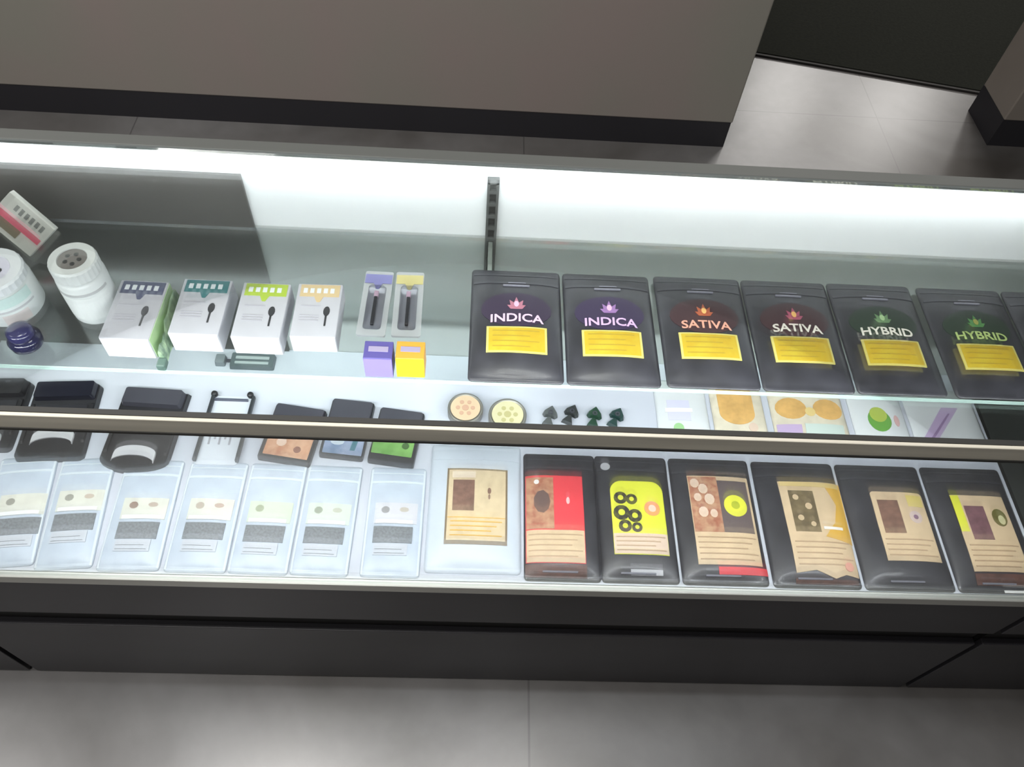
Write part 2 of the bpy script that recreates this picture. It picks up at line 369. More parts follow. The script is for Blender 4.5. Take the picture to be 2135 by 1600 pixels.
upper_pouch(.5535, 'HYBRID', lgr, P_('grey_green_petal', (0.14, 0.26, 0.12)), dgr, 'black HYBRID pouch with cream lettering, left of the second bright gap', 5, W_wh, .120, yo=.003)
upper_pouch(.6850, 'HYBRID', P_('olive_core', (0.35, 0.35, 0.08)), grn, dgr, 'black HYBRID pouch with lime lettering, right of the second bright gap', 6, W_gr, .122, yo=.002)
upper_pouch(.8080, 'HYBRID', lgr, P_('olive_petal', (0.12, 0.10, 0.04)), P_('brown_glow', (0.03, 0.02, 0.012)), 'black pouch cut off by the right edge of the photo', 7, W_gr, .116, yo=.002)

# lower row: black pouches with picture stickers
T_tan = P_('tan_sticker', (0.66, 0.50, 0.32), noise=.06, scale=60)
T_pnk = P_('pinkish_tan_sticker', (0.72, 0.56, 0.44)); T_ln = P_('faint_brown_print', (0.46, 0.32, 0.20)); T_brn = P_('brown_picture', (0.20, 0.105, 0.075), noise=.25, scale=90)
T_red = P_('red_sticker', (0.72, 0.055, 0.07)); T_gold = P_('gold_print', (0.68, 0.40, 0.06)); T_lime = P_('lime_sticker', (0.72, 0.74, 0.05)); T_blk = P_('black_print', (0.025, 0.022, 0.022))
T_wht = P_('white_print', (0.85, 0.85, 0.84)); T_rust = P_('rust_picture', (0.36, 0.12, 0.07), noise=.3, scale=80, col2=(0.52, 0.30, 0.18)); T_dbr = P_('dark_brown_band', (0.10, 0.045, 0.035), noise=.3, scale=70)
T_org = P_('orange_ring', (0.80, 0.33, 0.16)); T_glint = P_('silver_glint_print', (0.55, 0.55, 0.58), .25)
def lower_pouch(cx, w, label, seed, art, l=.213, cy=.533, rz=0):
    P = Pouch('picture_sticker_pouch', label, 'pouch', (cx, cy, ZD), w, l, .011, seed, M_black, M_seal, 'black pouches on the deck', rz)
    art(P, lambda x: x - cx, lambda y: y - cy)
    P.patch('bottom_caption', -.030, .022, -l / 2 + .012, -l / 2 + .0145, K_grey)
    return P
def lines(P, par, x0, x1, y0, y1, n, m=T_ln):
    for k in range(n):
        y = y1 - (k + .5) * (y1 - y0) / n; P.patch('printed_line', x0 + .003, x1 - .003 - (k % 3) * .008, y - .0009, y + .0009, m, par, lift=.0019)
def art1(P, X, Y):
    s = P.patch('sticker', X(.085), X(.174), Y(.452), Y(.596), T_red, lift=.001, label='red and tan sticker')
    P.patch('rust_picture', X(.086), X(.128), Y(.505), Y(.592), T_rust, s, lift=.0015)
    P.patch('tan_field', X(.086), X(.173), Y(.453), Y(.503), T_tan, s, lift=.0015); lines(P, s, X(.086), X(.173), Y(.458), Y(.500), 5)
    P.poly('dark_swirl', disc(X(.110), Y(.550), .013, 9, 1, 1.5), P_('charcoal_swirl', (0.13, 0.08, 0.07)), s, lift=.0018)
    P.poly('white_drop', disc(X(.150), Y(.552), .0035, 10, .8, 1.7), P_('pink_print', (0.85, 0.55, 0.55)), s, lift=.0018)
    P.poly('white_dot', disc(X(.102), Y(.584), .004), T_wht, s, lift=.0018)
    P.patch('dark_band', X(.084), X(.175), Y(.432), Y(.450), T_dbr, lift=.001)
def rounded_top(x0, x1, y0, y1, r=.018, k=6):
    return [(x0, y0), (x1, y0)] + [(x1 - r + r * math.cos(math.radians(90 * i / k)), y1 - r + r * math.sin(math.radians(90 * i / k))) for i in range(k + 1)] + [(x0 + r - r * math.sin(math.radians(90 * i / k)), y1 - r + r * math.cos(math.radians(90 * i / k))) for i in range(k + 1)]
def art2(P, X, Y):
    s = P.poly('sticker', rounded_top(X(.217), X(.300), Y(.468), Y(.590)), T_lime, lift=.001, label='lime sticker with rounded top')
    P.patch('tan_field', X(.2175), X(.2995), Y(.469), Y(.501), T_pnk, s, lift=.0015); lines(P, s, X(.218), X(.299), Y(.471), Y(.499), 4)
    for (x, y, r) in ((.232, .560, .0105), (.249, .558, .009), (.232, .535, .0125), (.252, .530, .011), (.236, .513, .010), (.254, .511, .008)):
        pts = disc(X(x), Y(y), r, 14); hole = disc(X(x), Y(y), r * .42, 10)
        P.poly('black_blob', pts, T_blk, s, lift=.0018); P.poly('lime_dot', hole, T_lime, s, lift=.0021)
    P.poly('orange_ring', disc(X(.280), Y(.543), .0125), T_org, s, lift=.0018); P.poly('ring_centre', disc(X(.280), Y(.543), .006), P_('pale_pink', (0.85, 0.68, 0.60)), s, lift=.0021)
    P.patch('painted_glint', X(.240), X(.288), Y(.438), Y(.446), T_glint, lift=.001)  # a white glint on the film, painted as a pale strip
    P.poly('silver_mark', disc(X(.213), Y(.618), .0075), T_glint, lift=.001)
def art3(P, X, Y):
    s = P.patch('sticker', X(.342), X(.440), Y(.456), Y(.604), T_tan, lift=.001, label='tan sticker with a yellow ring')
    P.patch('rust_picture', X(.343), X(.388), Y(.507), Y(.602), T_rust, s, lift=.0015)
    P.patch('dark_field', X(.388), X(.436), Y(.507), Y(.596), P_('warm_grey_field', (0.13, 0.10, 0.10)), s, lift=.0015)
    for (x, y, r) in ((.352, .590, .007), (.364, .580, .0075), (.354, .565, .006), (.372, .562, .008), (.360, .540, .0075), (.376, .538, .006)):
        P.poly('cream_blob', disc(X(x), Y(y), r, 10, 1, 1.2), T_pnk, s, lift=.0018)
    P.poly('yellow_ring', disc(X(.412), Y(.552), .0185, 26), P_('ring_yellow', (0.80, 0.80, 0.06)), s, lift=.0018)
    P.poly('ring_centre', disc(X(.412), Y(.553), .0068), P_('olive_centre', (0.42, 0.48, 0.03)), s, lift=.0021)
    lines(P, s, X(.343), X(.439), Y(.460), Y(.503), 5)
    P.patch('red_band', X(.372), X(.447), Y(.442), Y(.453), T_red, lift=.001)
def art4(P, X, Y):
    s = P.poly('sticker', [(X(.489), Y(.447)), (X(.520), Y(.452)), (X(.548), Y(.440)), (X(.565), Y(.446)), (X(.585), Y(.442)), (X(.590), Y(.600)), (X(.487), Y(.598))], T_tan, lift=.001, label='tan and gold sticker with ragged lower edge')
    P.patch('dark_picture', X(.500), X(.540), Y(.512), Y(.582), P_('olive_brown_picture', (0.16, 0.12, 0.06), noise=.3, scale=80), s, lift=.0015)
    for (x, y, r) in ((.510, .570, .007), (.528, .555, .008), (.512, .535, .007), (.530, .525, .006)): P.poly('cream_swirl', disc(X(x), Y(y), r * .7, 9), T_tan, s, lift=.0019)
    P.poly('gold_corner', [(X(.590), Y(.598)), (X(.560), Y(.598)), (X(.575), Y(.560)), (X(.566), Y(.530)), (X(.545), Y(.505)), (X(.588), Y(.495))], T_gold, s, lift=.0015)
    P.patch('gold_banner', X(.489), X(.588), Y(.590), Y(.598), P_('pale_gold', (0.72, 0.55, 0.22)), s, lift=.0017)
    P.patch('white_caption', X(.545), X(.576), Y(.517), Y(.5215), T_wht, s, lift=.002)
    lines(P, s, X(.492), X(.584), Y(.456), Y(.500), 5); P.poly('pink_dot', disc(X(.572), Y(.458), .007), P_('salmon_dot', (0.75, 0.35, 0.28)), s, lift=.002)
    P.patch('dark_band', X(.487), X(.583), Y(.432), Y(.439), T_dbr, lift=.001)
def art5(P, X, Y):
    s = P.poly('sticker', rounded_top(X(.633), X(.719), Y(.469), Y(.585), .006), T_tan, lift=.001, label='tan sticker with a brown square')
    P.patch('brown_square', X(.641), X(.674), Y(.514), Y(.570), T_brn, s, lift=.0015)
    P.poly('pale_disc', disc(X(.697), Y(.542), .0105), P_('lilac_grey', (0.62, 0.50, 0.48)), s, lift=.0015); P.poly('violet_dot', disc(X(.697), Y(.542), .004), P_('violet_dot', (0.16, 0.06, 0.16)), s, lift=.0018)
    P.patch('gold_corner', X(.690), X(.716), Y(.560), Y(.580), P_('faded_yellow', (0.68, 0.55, 0.16)), s, lift=.0015)
    lines(P, s, X(.635), X(.718), Y(.474), Y(.508), 4)
def art6(P, X, Y):
    s = P.patch('sticker', X(.764), X(.851), Y(.456), Y(.583), T_tan, lift=.001, label='tan sticker with lime left edge')
    P.patch('lime_edge', X(.764), X(.777), Y(.520), Y(.582), T_lime, s, lift=.0015)
    P.patch('purple_square', X(.780), X(.812), Y(.507), Y(.564), P_('purple_brown_picture', (0.18, 0.085, 0.10), noise=.25, scale=80), s, lift=.0015)
    P.poly('dark_curl', disc(X(.833), Y(.545), .015, 16, .8, 1), P_('olive_curl', (0.12, 0.11, 0.02)), s, lift=.0015); P.poly('curl_centre', disc(X(.835), Y(.541), .008, 12, .7, 1), P_('pale_curl', (0.62, 0.60, 0.35)), s, lift=.0018)
    lines(P, s, X(.766), X(.850), Y(.460), Y(.502), 5)
    P.patch('dark_band', X(.764), X(.862), Y(.436), Y(.453), T_dbr, lift=.001); P.patch('white_caption', X(.805), X(.855), Y(.426), Y(.430), T_wht, lift=.001)
lower_pouch(.1395, .114, 'black pouch with half red, half tan sticker beside the white pouch', 11, art1)
lower_pouch(.2550, .116, 'black pouch with round-topped lime sticker and black blobs', 12, art2)
lower_pouch(.3820, .130, 'black pouch with bright yellow ring and red band', 13, art3, cy=.533)
lower_pouch(.5200, .134, 'black pouch with gold-cornered tan sticker and ragged lower edge', 14, art4, cy=.532)
lower_pouch(.6610, .138, 'black pouch with small plain tan sticker and brown square', 15, art5, cy=.5315)
lower_pouch(.8020, .134, 'black pouch with lime-edged tan sticker by the right end', 16, art6, cy=.5315)

# the white pouch between the frosted and the black ones
P = Pouch('white_pouch', 'opaque white pouch with a tan picture card on its front', 'pouch', (.007, .543, ZD), .142, .216, .010, 21, M_whitefilm, M_whitefilm, None)
s = P.patch('picture_card', -.044, .050, -.066, .061, P_('dark_gold_border', (0.22, 0.16, 0.09)), lift=.001, label='tan picture card')
P.patch('card_field', -.041, .047, -.060, .058, P_('sand_card', (0.66, 0.53, 0.34), noise=.08, scale=70), s, lift=.0014)
P.patch('card_top', -.036, .000, .044, .055, P_('pale_sand', (0.78, 0.66, 0.52)), s, lift=.0017)
P.patch('brown_square', -.034, -.001, -.012, .040, T_brn, s, lift=.0017)
P.poly('keyhole_mark', disc(.022, .022, .003, 10, 1, 1.8), T_brn, s, lift=.0017); P.poly('keyhole_mark', disc(.022, .012, .0018, 8, 1, 2.5), T_brn, s, lift=.0017)
P.patch('gold_band', -.041, .047, -.024, -.0225, T_gold, s, lift=.0017); lines(P, s, -.039, .045, -.056, -.026, 4, T_gold)

# frosted pouches, front left
F_blk = P_('grey_print_block', (0.17, 0.185, 0.20), noise=.22, scale=300); F_cream = P_('cream_band', (0.66, 0.66, 0.58), noise=.06, scale=50)
F_bud = P_('olive_print_bud', (0.26, 0.26, 0.22)); F_lt = P_('light_grey_print', (0.52, 0.55, 0.60)); F_wht = P_('white_band_print', (0.85, 0.88, 0.88)); F_tan = P_('pale_tan_print', (0.50, 0.42, 0.34))
F_edge = P_('film_edge', (0.68, 0.74, 0.80))
def frosted(cx, w, rz, label, seed, bud, second, ox=0.0, oy=0.0, blk=.058, cream=F_cream):
    P = Pouch('frosted_pouch', label, 'pouch', (cx, .516, ZD), w, .180, .007, seed, M_clearfilm, F_edge, 'frosted pouches on the deck', rz)
    P.patch('edge_seam', -w / 2 + .001, -w / 2 + .004, -.086, .086, F_edge); P.patch('edge_seam', w / 2 - .004, w / 2 - .001, -.086, .086, F_edge)
    y = oy
    P.patch('cream_band', -.030 + ox, .034 + ox, -.012 + y, .022 + y, cream)
    P.poly('printed_bud', disc(-.014 + ox, .010 + y, .0065, 9, 1, .9), bud)
    if second: P.poly('printed_mark', disc(.014 + ox, .011 + y, .0045, 9, 1.6, .9), second)
    P.patch('white_band', -.027 + ox, .028 + ox, -.012 + y, -.006 + y, F_wht)  # plain white band in the pouch print
    b = P.patch('printed_block', -blk / 2 + ox, blk / 2 + ox, -.043 + y, -.017 + y, F_blk, label='grey printed block')
    P.patch('pale_block', -blk / 2 + ox + .002, blk / 2 + ox - .006, -.062 + y, -.0445 + y, F_lt)
    for k in range(2): P.patch('printed_line', -blk / 2 + ox + .004, blk / 2 + ox - .014 + .004 * k, -.0535 + y - k * .006, -.0525 + y - k * .006, F_blk)
frosted(-.667, .083, math.radians(7), 'frosted pouch cut off by the left edge of the photo', 31, F_bud, None, ox=.006, blk=.066)
frosted(-.581, .080, math.radians(5), 'frosted pouch with one dark bud mark set higher than its neighbours', 32, F_bud, F_tan, ox=.002, oy=.010)
frosted(-.486, .088, math.radians(1.5), 'frosted pouch with brown marks and a pinkish print below', 33, P_('brown_bud', (0.24, 0.15, 0.12)), P_('brown_mark', (0.42, 0.34, 0.28)), ox=.002)
frosted(-.390, .088, 0, 'frosted pouch with two faint brown marks, fourth from the left', 34, P_('pale_bud', (0.40, 0.34, 0.28)), P_('pale_brown_mark', (0.46, 0.34, 0.28)), ox=.002, oy=.002)
frosted(-.300, .086, math.radians(-1), 'frosted pouch with a greenish cream band, fifth from the left', 35, P_('green_bud', (0.30, 0.34, 0.22)), None, cream=P_('greenish_cream', (0.58, 0.64, 0.52)))
frosted(-.213, .084, math.radians(-1), 'frosted pouch with grey-green bud, sixth from the left', 36, P_('grey_green_bud', (0.26, 0.30, 0.22)), P_('grey_mark', (0.44, 0.46, 0.36)), cream=P_('mint_cream', (0.60, 0.66, 0.58)))
frosted(-.113, .086, 0, 'frosted pouch standing apart, next to the white pouch', 37, P_('slate_bud', (0.26, 0.26, 0.26)), P_('tan_mark', (0.48, 0.44, 0.36)), oy=.004, cream=P_('lilac_cream', (0.62, 0.62, 0.66)))

# ------------------------------------------------------------------ flat cases in the middle of the deck
M_case = mat('black_case_plastic', (0.020, 0.020, 0.023), 0.35, noise=.2, scale=20)
M_case2 = mat('slate_case_plastic', (0.055, 0.055, 0.070), 0.42)
M_sil = mat('silver_plate', (0.70, 0.70, 0.73), 0.35, 0.15)
def arc(cx, y0, w, h, th, n=14):      # a curved band
    up = [(cx + w / 2 * math.cos(PI * (1 - i / n)), y0 + h * math.sin(PI * i / n) ** .8) for i in range(n + 1)]
    lo = [(cx + (w / 2) * math.cos(PI * i / n), y0 - th + h * .8 * math.sin(PI * i / n)) for i in range(n + 1)]
    return up + lo
def flip_case(cx, cy, w, l, rz, label, body, hood, rounded=False, py=-.046, pw=.62):
    t = thing('flip_case', label, 'case', (cx, cy, ZD), rz, 'black flip cases on the deck')
    bm = bmesh.new()
    pts = rrect(-w / 2, w / 2, -l / 2, l / 2, .008)
    if rounded: pts = [(w / 2 * math.cos(a), -l / 2 + .02 + .02 * math.sin(a)) for a in [PI + PI * i / 12 for i in range(13)]] + [(w / 2, l / 2), (-w / 2, l / 2)]
    prism(bm, pts, 0, .011, .97); obj('case_body', bm, body, t)
    bm = bmesh.new(); prism(bm, rrect(-w / 2 + .004, w / 2 - .004, l / 2 - .034, l / 2 - .003, .004), .0112, .022, .94); obj('hinged_hood', bm, hood, t)
    bm = bmesh.new(); prism(bm, arc(0, py, w * pw, .016, .014), .0112, .0135, .98); obj('silver_plate', bm, M_sil, t, label='curved silver plate')
    bm = bmesh.new(); prism(bm, rrect(-w / 2 + .012, w / 2 - .012, l * .02, l * .2, .003), .0112, .012, 1); obj('window', bm, mat('case_window', (0.03, 0.03, 0.035), .12), t)
    for sx in (-1, 1):
        bm = bmesh.new(); prism(bm, rrect(sx * (w / 2 - .006) - .003, sx * (w / 2 - .006) + .003, -l * .3, l * .22, .002), .0112, .014, .9); obj('side_rail', bm, body, t)
    return t
flip_case(-.756, .675, .085, .130, math.radians(3), 'black flip case cut off by the left edge of the photo', M_case, M_case)
flip_case(-.653, .668, .102, .142, math.radians(4), 'black flip case with slanted silver plate and glossy black hood', M_case, mat('blue_black_hood', (0.012, 0.013, 0.022), .2), py=-.032)
flip_case(-.518, .656, .104, .150, math.radians(-2), 'black flip case with rounded front and slate hood', M_case, M_case2, True, py=-.046)
# a clear tray with two dark side bars
t = thing('clear_tray', 'clear tray with two thin dark side bars', 'tray', (-.395, .667, ZD), 0)
bm = bmesh.new(); prism(bm, rrect(-.035, .030, -.066, .062, .004), 0, .0035); obj('tray_plate', bm, mat('pale_acrylic', (0.66, 0.70, 0.76), .2), t)
for sx, a in ((-1, .012), (1, 0)):
    bm = bmesh.new(); box(bm, -.0025, .0025, -.062, .060, 0.0036, .011); obj('side_bar', bm, mat('slate_bar', (0.035, 0.04, 0.045), .4), t, loc=(sx * .0325, 0, 0), rz=math.radians(-2), bevel=.001)
bm = bmesh.new(); box(bm, -.028, .026, .052, .055, .0036, .008); obj('cross_wire', bm, mat('slate_wire', (0.10, 0.11, 0.15), .4), t)
for sx in (-.030, .028):
    bm = bmesh.new(); lathe(bm, [(0, .0036), (.005, .0036), (.0055, .008), (.004, .011), (0, .0115)], 14, sx, .0635); obj('rubber_foot', bm, M_case, t, smooth=True)
bm = bmesh.new()
for k in range(5): box(bm, -.022 + k * .008, -.019 + k * .008, -.03 + (k % 2) * .01, -.012 + (k % 2) * .008, .0036, .0042)
obj('printed_mark', bm, mat('tray_print', (0.30, 0.31, 0.33), .5), t)

def picture_case(cx, cy, w, l, rz, label, art, z=ZD, hood=M_case2):
    t = thing('picture_case', label, 'case', (cx, cy, z), rz, 'picture cases on the deck')
    bm = bmesh.new(); prism(bm, rrect(-w / 2, w / 2, -l / 2, l / 2, .004), 0, .008, .985); obj('case_body', bm, M_case, t)
    bm = bmesh.new(); prism(bm, rrect(-w / 2 + .002, w / 2 - .002, l / 2 - .045, l / 2 - .002, .003), .0082, .013, .97); obj('case_lid', bm, hood, t)
    art(t, w, l); return t
def flat(par, name, pts, m, z0=.0082, z1=.0088, label=None):
    bm = bmesh.new(); prism(bm, pts, z0, z1); return obj(name, bm, m, par, label=label)
def o_art(t, w, l):
    p = flat(t, 'picture', rrect(-w / 2 + .007, w / 2 - .006, -l / 2 + .009, l / 2 - .047, .001), mat('orange_brown_picture', (0.48, 0.20, 0.10), .35, noise=.35, scale=60, col2=(0.72, 0.42, 0.26)), label='orange brown picture')
    for x, y, r in ((-.012, -.018, .008), (.016, -.028, .006), (.010, .002, .005)): flat(p, 'picture_spot', disc(x, y, r, 10), mat('peach_spot', (0.80, 0.60, 0.48), .4) if x < 0 else mat('umber_spot', (0.22, 0.08, 0.05), .4), .0088, .0092)
def b_art(t, w, l):
    p = flat(t, 'picture', rrect(-w / 2 + .005, w / 2 - .003, -l / 2 + .006, l / 2 - .047, .001), mat('blue_grey_picture', (0.16, 0.24, 0.38), .35, noise=.3, scale=50, col2=(0.34, 0.40, 0.55)), label='blue and grey picture')
    flat(p, 'picture_spot', disc(-.010, -.026, .008, 10, 1.4, .8), mat('ice_spot', (0.62, 0.70, 0.76), .4), .0088, .0092); flat(p, 'picture_band', [(.012, -.04), (.020, -.04), (.026, .005), (.018, .005)], mat('teal_band', (0.03, 0.16, 0.20), .4), .0088, .0092)
def g_art(t, w, l):
    p = flat(t, 'picture', rrect(-w / 2 + .003, w / 2 - .006, -l / 2 + .016, l / 2 - .047, .001), mat('green_picture', (0.14, 0.36, 0.07), .35, noise=.25, scale=50, col2=(0.24, 0.50, 0.13)), label='bright green picture')
    flat(p, 'picture_spot', disc(.018, -.016, .006, 10), mat('dark_green_spot', (0.03, 0.09, 0.02), .4), .0088, .0092); flat(p, 'picture_spot', disc(-.006, -.008, .005, 10, 1.8, .6), mat('mint_spot', (0.40, 0.62, 0.28), .4), .0088, .0092)
picture_case(-.287, .659, .084, .104, math.radians(-8), 'black case with orange brown picture, under the middle rail', o_art)
picture_case(-.202, .672, .070, .108, math.radians(-5), 'black case with blue and grey picture', b_art)
picture_case(-.122, .660, .074, .102, math.radians(-7), 'black case with bright green picture', g_art)

# small grey bar reader seen through the shelf
t = thing('bar_reader', 'small grey slotted bar lying at the back of the deck', 'device', (-.377, .801, ZD), 0)
bm = bmesh.new(); prism(bm, rrect(-.037, .037, -.015, .015, .003), 0, .009, .96); obj('bar_body', bm, mat('dusky_plastic', (0.11, 0.14, 0.15), .4), t)
flat(t, 'slot', rrect(-.028, .028, .001, .007, .001), mat('pale_slot', (0.42, 0.48, 0.48), .4), .0092, .0098); flat(t, 'slot', rrect(-.028, .028, -.009, -.004, .001), mat('pale_slot', (0, 0, 0)), .0092, .0098)
bm = bmesh.new(); prism(bm, rrect(-.062, -.045, -.010, .010, .003), 0, .010, .9); obj('end_block', bm, mat('grey_end_block', (0.20, 0.23, 0.25), .45), t)
bm = bmesh.new(); box(bm, -.0455, -.0365, -.002, .002, .002, .006); obj('link_arm', bm, M_case2, t)

# ------------------------------------------------------------------ deck items between the shelf edge and the rail
M_steel = mat('tin_steel', (0.30, 0.29, 0.26), .35, .6)
def tin(cx, cy, r, face, mark, label):
    t = thing('round_tin', label, 'tin', (cx, cy, ZD), 0, 'round tins on the deck')
    bm = bmesh.new(); lathe(bm, [(0, 0), (r, 0), (r * 1.01, .003), (r * 1.01, .014), (r, .017), (r * .9, .018), (r * .88, .0165), (0, .0165)], 48); obj('tin_body', bm, M_steel, t, smooth=True)
    bm = bmesh.new(); lathe(bm, [(0, .0166), (r * .84, .0166), (r * .84, .0172), (0, .0174)], 40); lid = obj('lid_sticker', bm, face, t)
    bm = bmesh.new()
    for k in range(6):
        a = k * PI / 3; prism(bm, disc(r * .42 * math.cos(a), r * .42 * math.sin(a), r * .13, 8), .0175, .0179)
    prism(bm, disc(0, 0, r * .2, 10), .0175, .0179); obj('printed_mark', bm, mark, lid)
tin(-.0135, .714, .029, mat('peach_sticker', (0.72, 0.55, 0.36), .45), mat('rose_print', (0.62, 0.38, 0.26), .45), 'round steel tin with a peach lid sticker')
tin(.0560, .704, .031, mat('khaki_sticker', (0.62, 0.58, 0.36), .45), mat('olive_mark', (0.46, 0.42, 0.20), .45), 'round steel tin with a khaki lid sticker')
def spade(cx, cy, rz, col, label):
    t = thing('spade_charm', label, 'charm', (cx, cy, ZD), rz, 'dark spade-shaped charms')
    bm = bmesh.new(); pts = [(0, .017), (.006, .010), (.0125, .002), (.0135, -.004), (.009, -.009), (.003, -.007), (-.003, -.007), (-.009, -.009), (-.0135, -.004), (-.0125, .002), (-.006, .010)]
    prism(bm, pts, 0.003, .011, .78); obj('spade_head', bm, col, t, bevel=.001)
    bm = bmesh.new(); prism(bm, [(-.0025, -.0075), (.0025, -.0075), (.010, -.023), (-.010, -.023)], 0, .0085, .85); obj('stem_foot', bm, col, t)
    bm = bmesh.new(); lathe(bm, [(.002, .0112), (.0042, .0112), (.0042, .0122), (.002, .0122), (.002, .0112)], 14, 0, -.001); obj('ring', bm, M_case2, t)
spade(.128, .716, math.radians(-14), mat('smoke_glass', (0.10, 0.11, 0.11), .2, coat=.4), 'smoke grey spade-shaped charm nearest the tins')
spade(.164, .720, math.radians(-24), mat('black_glass', (0.035, 0.04, 0.04), .2, coat=.4), 'black spade-shaped charm, second of four')
spade(.202, .717, math.radians(-12), mat('bottle_green_glass', (0.02, 0.06, 0.035), .2, coat=.4), 'bottle green spade-shaped charm, third of four')
spade(.240, .717, math.radians(-26), mat('teal_black_glass', (0.018, 0.05, 0.045), .2, coat=.4), 'teal black spade-shaped charm furthest from the tins')

def small_pouch(cx, w, film, label, seed, art, cy=.740, l=.110, rz=0):
    P = Pouch('printed_pouch', label, 'pouch', (cx, cy, ZD), w, l, .007, seed, film, None, 'printed pouches half hidden under the shelf', rz)
    art(P); return P
C_w = mat('white_gloss_film', (0.70, 0.73, 0.74), .3); C_c = mat('cream_gloss_film', (0.70, 0.64, 0.50), .3, noise=.08, scale=60); C_l = mat('lavender_print', (0.52, 0.40, 0.60), .4); C_o = mat('orange_print', (0.70, 0.42, 0.14), .4, noise=.12, scale=60)
C_g = mat('green_print', (0.15, 0.38, 0.07), .4); C_y = mat('lime_print', (0.45, 0.55, 0.10), .4); C_m = mat('mint_print', (0.60, 0.70, 0.64), .4)
def pa(P): P.patch('lavender_field', -.026, .012, -.030, .010, mat('pale_lavender_print', (0.66, 0.66, 0.80), .4)); P.poly('green_mark', disc(-.010, -.044, .009, 12), mat('spring_green_print', (0.34, 0.60, 0.28), .4)); P.patch('white_band', -.030, .016, -.014, -.006, T_wht)
def pb(P): P.poly('orange_half_disc', [(-.034, .045), (-.034, -.012)] + [(-.034 + .030 + .030 * math.cos(PI + PI * i / 12), -.012 + .022 * math.sin(PI + PI * i / 12)) for i in range(1, 12)] + [(.026, -.012), (.026, .045)], C_o); P.poly('cream_dot', disc(.020, -.038, .008), T_pnk)
def pc(P):
    P.poly('orange_band', disc(-.030, .002, .027, 16, 1, .8), C_o); P.poly('orange_band', disc(.034, .002, .026, 16, 1, .8), C_o)
    P.poly('gold_dot', disc(.002, -.004, .009, 12), mat('sunny_print', (0.80, 0.62, 0.26), .4)); P.patch('lavender_patch', -.060, -.018, -.050, -.030, C_l); P.patch('mint_patch', -.012, .055, -.052, -.028, C_m)
def pd(P): P.poly('green_disc', disc(-.002, -.016, .020, 20, 1, 1.1), C_g); P.poly('lime_disc', disc(-.002, -.005, .015, 18), C_y); P.poly('pink_mark', disc(.028, -.016, .007, 10, .7, 1.6), mat('pink_mark', (0.72, 0.46, 0.44), .4))
def pe(P): P.poly('lavender_stripe', [(-.052, -.052), (-.026, -.052), (.028, .014), (-.002, .014)], C_l); P.poly('violet_stripe', [(-.040, -.052), (-.034, -.052), (.010, .002), (.006, .002)], mat('violet_stripe', (0.28, 0.18, 0.34), .4))
small_pouch(.352, .088, C_w, 'white pouch with lavender field and small green mark, beside the spade charms', 41, pa)
small_pouch(.449, .090, C_c, 'cream pouch with one orange half disc', 42, pb)
small_pouch(.570, .128, C_c, 'wide cream pouch with two orange discs and a lavender patch', 43, pc)
small_pouch(.692, .094, C_w, 'white pouch with a green and lime disc', 44, pd)
small_pouch(.808, .124, C_w, 'white pouch with a diagonal lavender stripe at the right end', 45, pe)

# ------------------------------------------------------------------ shelf, left half: cartons, packs, bottles
M_cart = mat('white_carton_shaded', (0.42, 0.425, 0.46), .5, noise=.03, scale=30)  # greyer carton colour, stands for the less lit top
M_cart_lit = mat('white_carton_lit', (0.88, 0.90, 0.90), .5)  # same carton painted brighter where the strip light strikes its front
K_pen = mat('dark_pen_print', (0.03, 0.032, 0.035), .4); K_gp = mat('grey_text_print', (0.36, 0.36, 0.40), .5)
def carton(cx, cy, w, l, h, head, label, rz=0, side=None):
    t = thing('cartridge_carton', label, 'box', (cx, cy, ZS), rz, 'white cartons on the glass shelf')
    bm = bmesh.new(); box(bm, -w / 2, w / 2, -l / 2, l / 2, 0, h); obj('carton_body', bm, M_cart, t, bevel=.0012)
    if side: B('side_panel', (w / 2, w / 2 + .0006, -l / 2 + .001, l / 2 - .001, .001, h - .001), side, t, label='pale green side panel')
    B('lit_front', (-w / 2 + .0012, w / 2 - .0012, -l / 2 - .0008, -l / 2, .0015, h - .0015), M_cart_lit, t, label='bright white front flap')
    z0, z1 = h, h + .0004
    hd = B('header_print', (-w / 2 + .004, w / 2 - .003, l / 2 - .022, l / 2 - .002, z0, z1), head, t)
    bm = bmesh.new()
    for k in range(5): box(bm, -w * .36 + k * w * .15, -w * .27 + k * w * .15, l / 2 - .016, l / 2 - .008, z1, z1 + .0003)
    obj('printed_lettering', bm, mat('header_lettering', (0.60, 0.64, 0.66), .5), hd)
    bm = bmesh.new(); prism(bm, [(-.006, l / 2 - .022), (.006, l / 2 - .022), (.002, l / 2 - .031), (-.002, l / 2 - .031)], z0, z1); obj('header_point', bm, head, hd)
    bm = bmesh.new(); prism(bm, disc(w * .22, -.002, .0042, 12, 1, 1.9), z0, z1); box(bm, w * .22 - .0012, w * .22 + .0012, -.026, -.009, z0, z1); obj('printed_pen', bm, K_pen, t)
    bm = bmesh.new()
    for y in (-.010, -.014, -.018, .006): box(bm, -w * .36, w * .06, y, y + .0016, z0, z1)
    obj('printed_text', bm, K_gp, t)
carton(-.4245, .6385, .060, .094, .037, mat('slate_blue_header', (0.08, 0.09, 0.15), .4), 'white carton with slate blue header and pale green side', math.radians(-1), mat('pale_green_side', (0.42, 0.60, 0.32), .45))
carton(-.3470, .6500, .061, .090, .034, mat('teal_header', (0.04, 0.16, 0.17), .4), 'white carton with teal header')
carton(-.2720, .6490, .060, .090, .033, mat('lime_header', (0.34, 0.46, 0.05), .4), 'white carton with lime green header')
carton(-.2040, .6550, .057, .088, .030, mat('tan_header', (0.52, 0.40, 0.22), .45), 'white carton with tan header', math.radians(1))
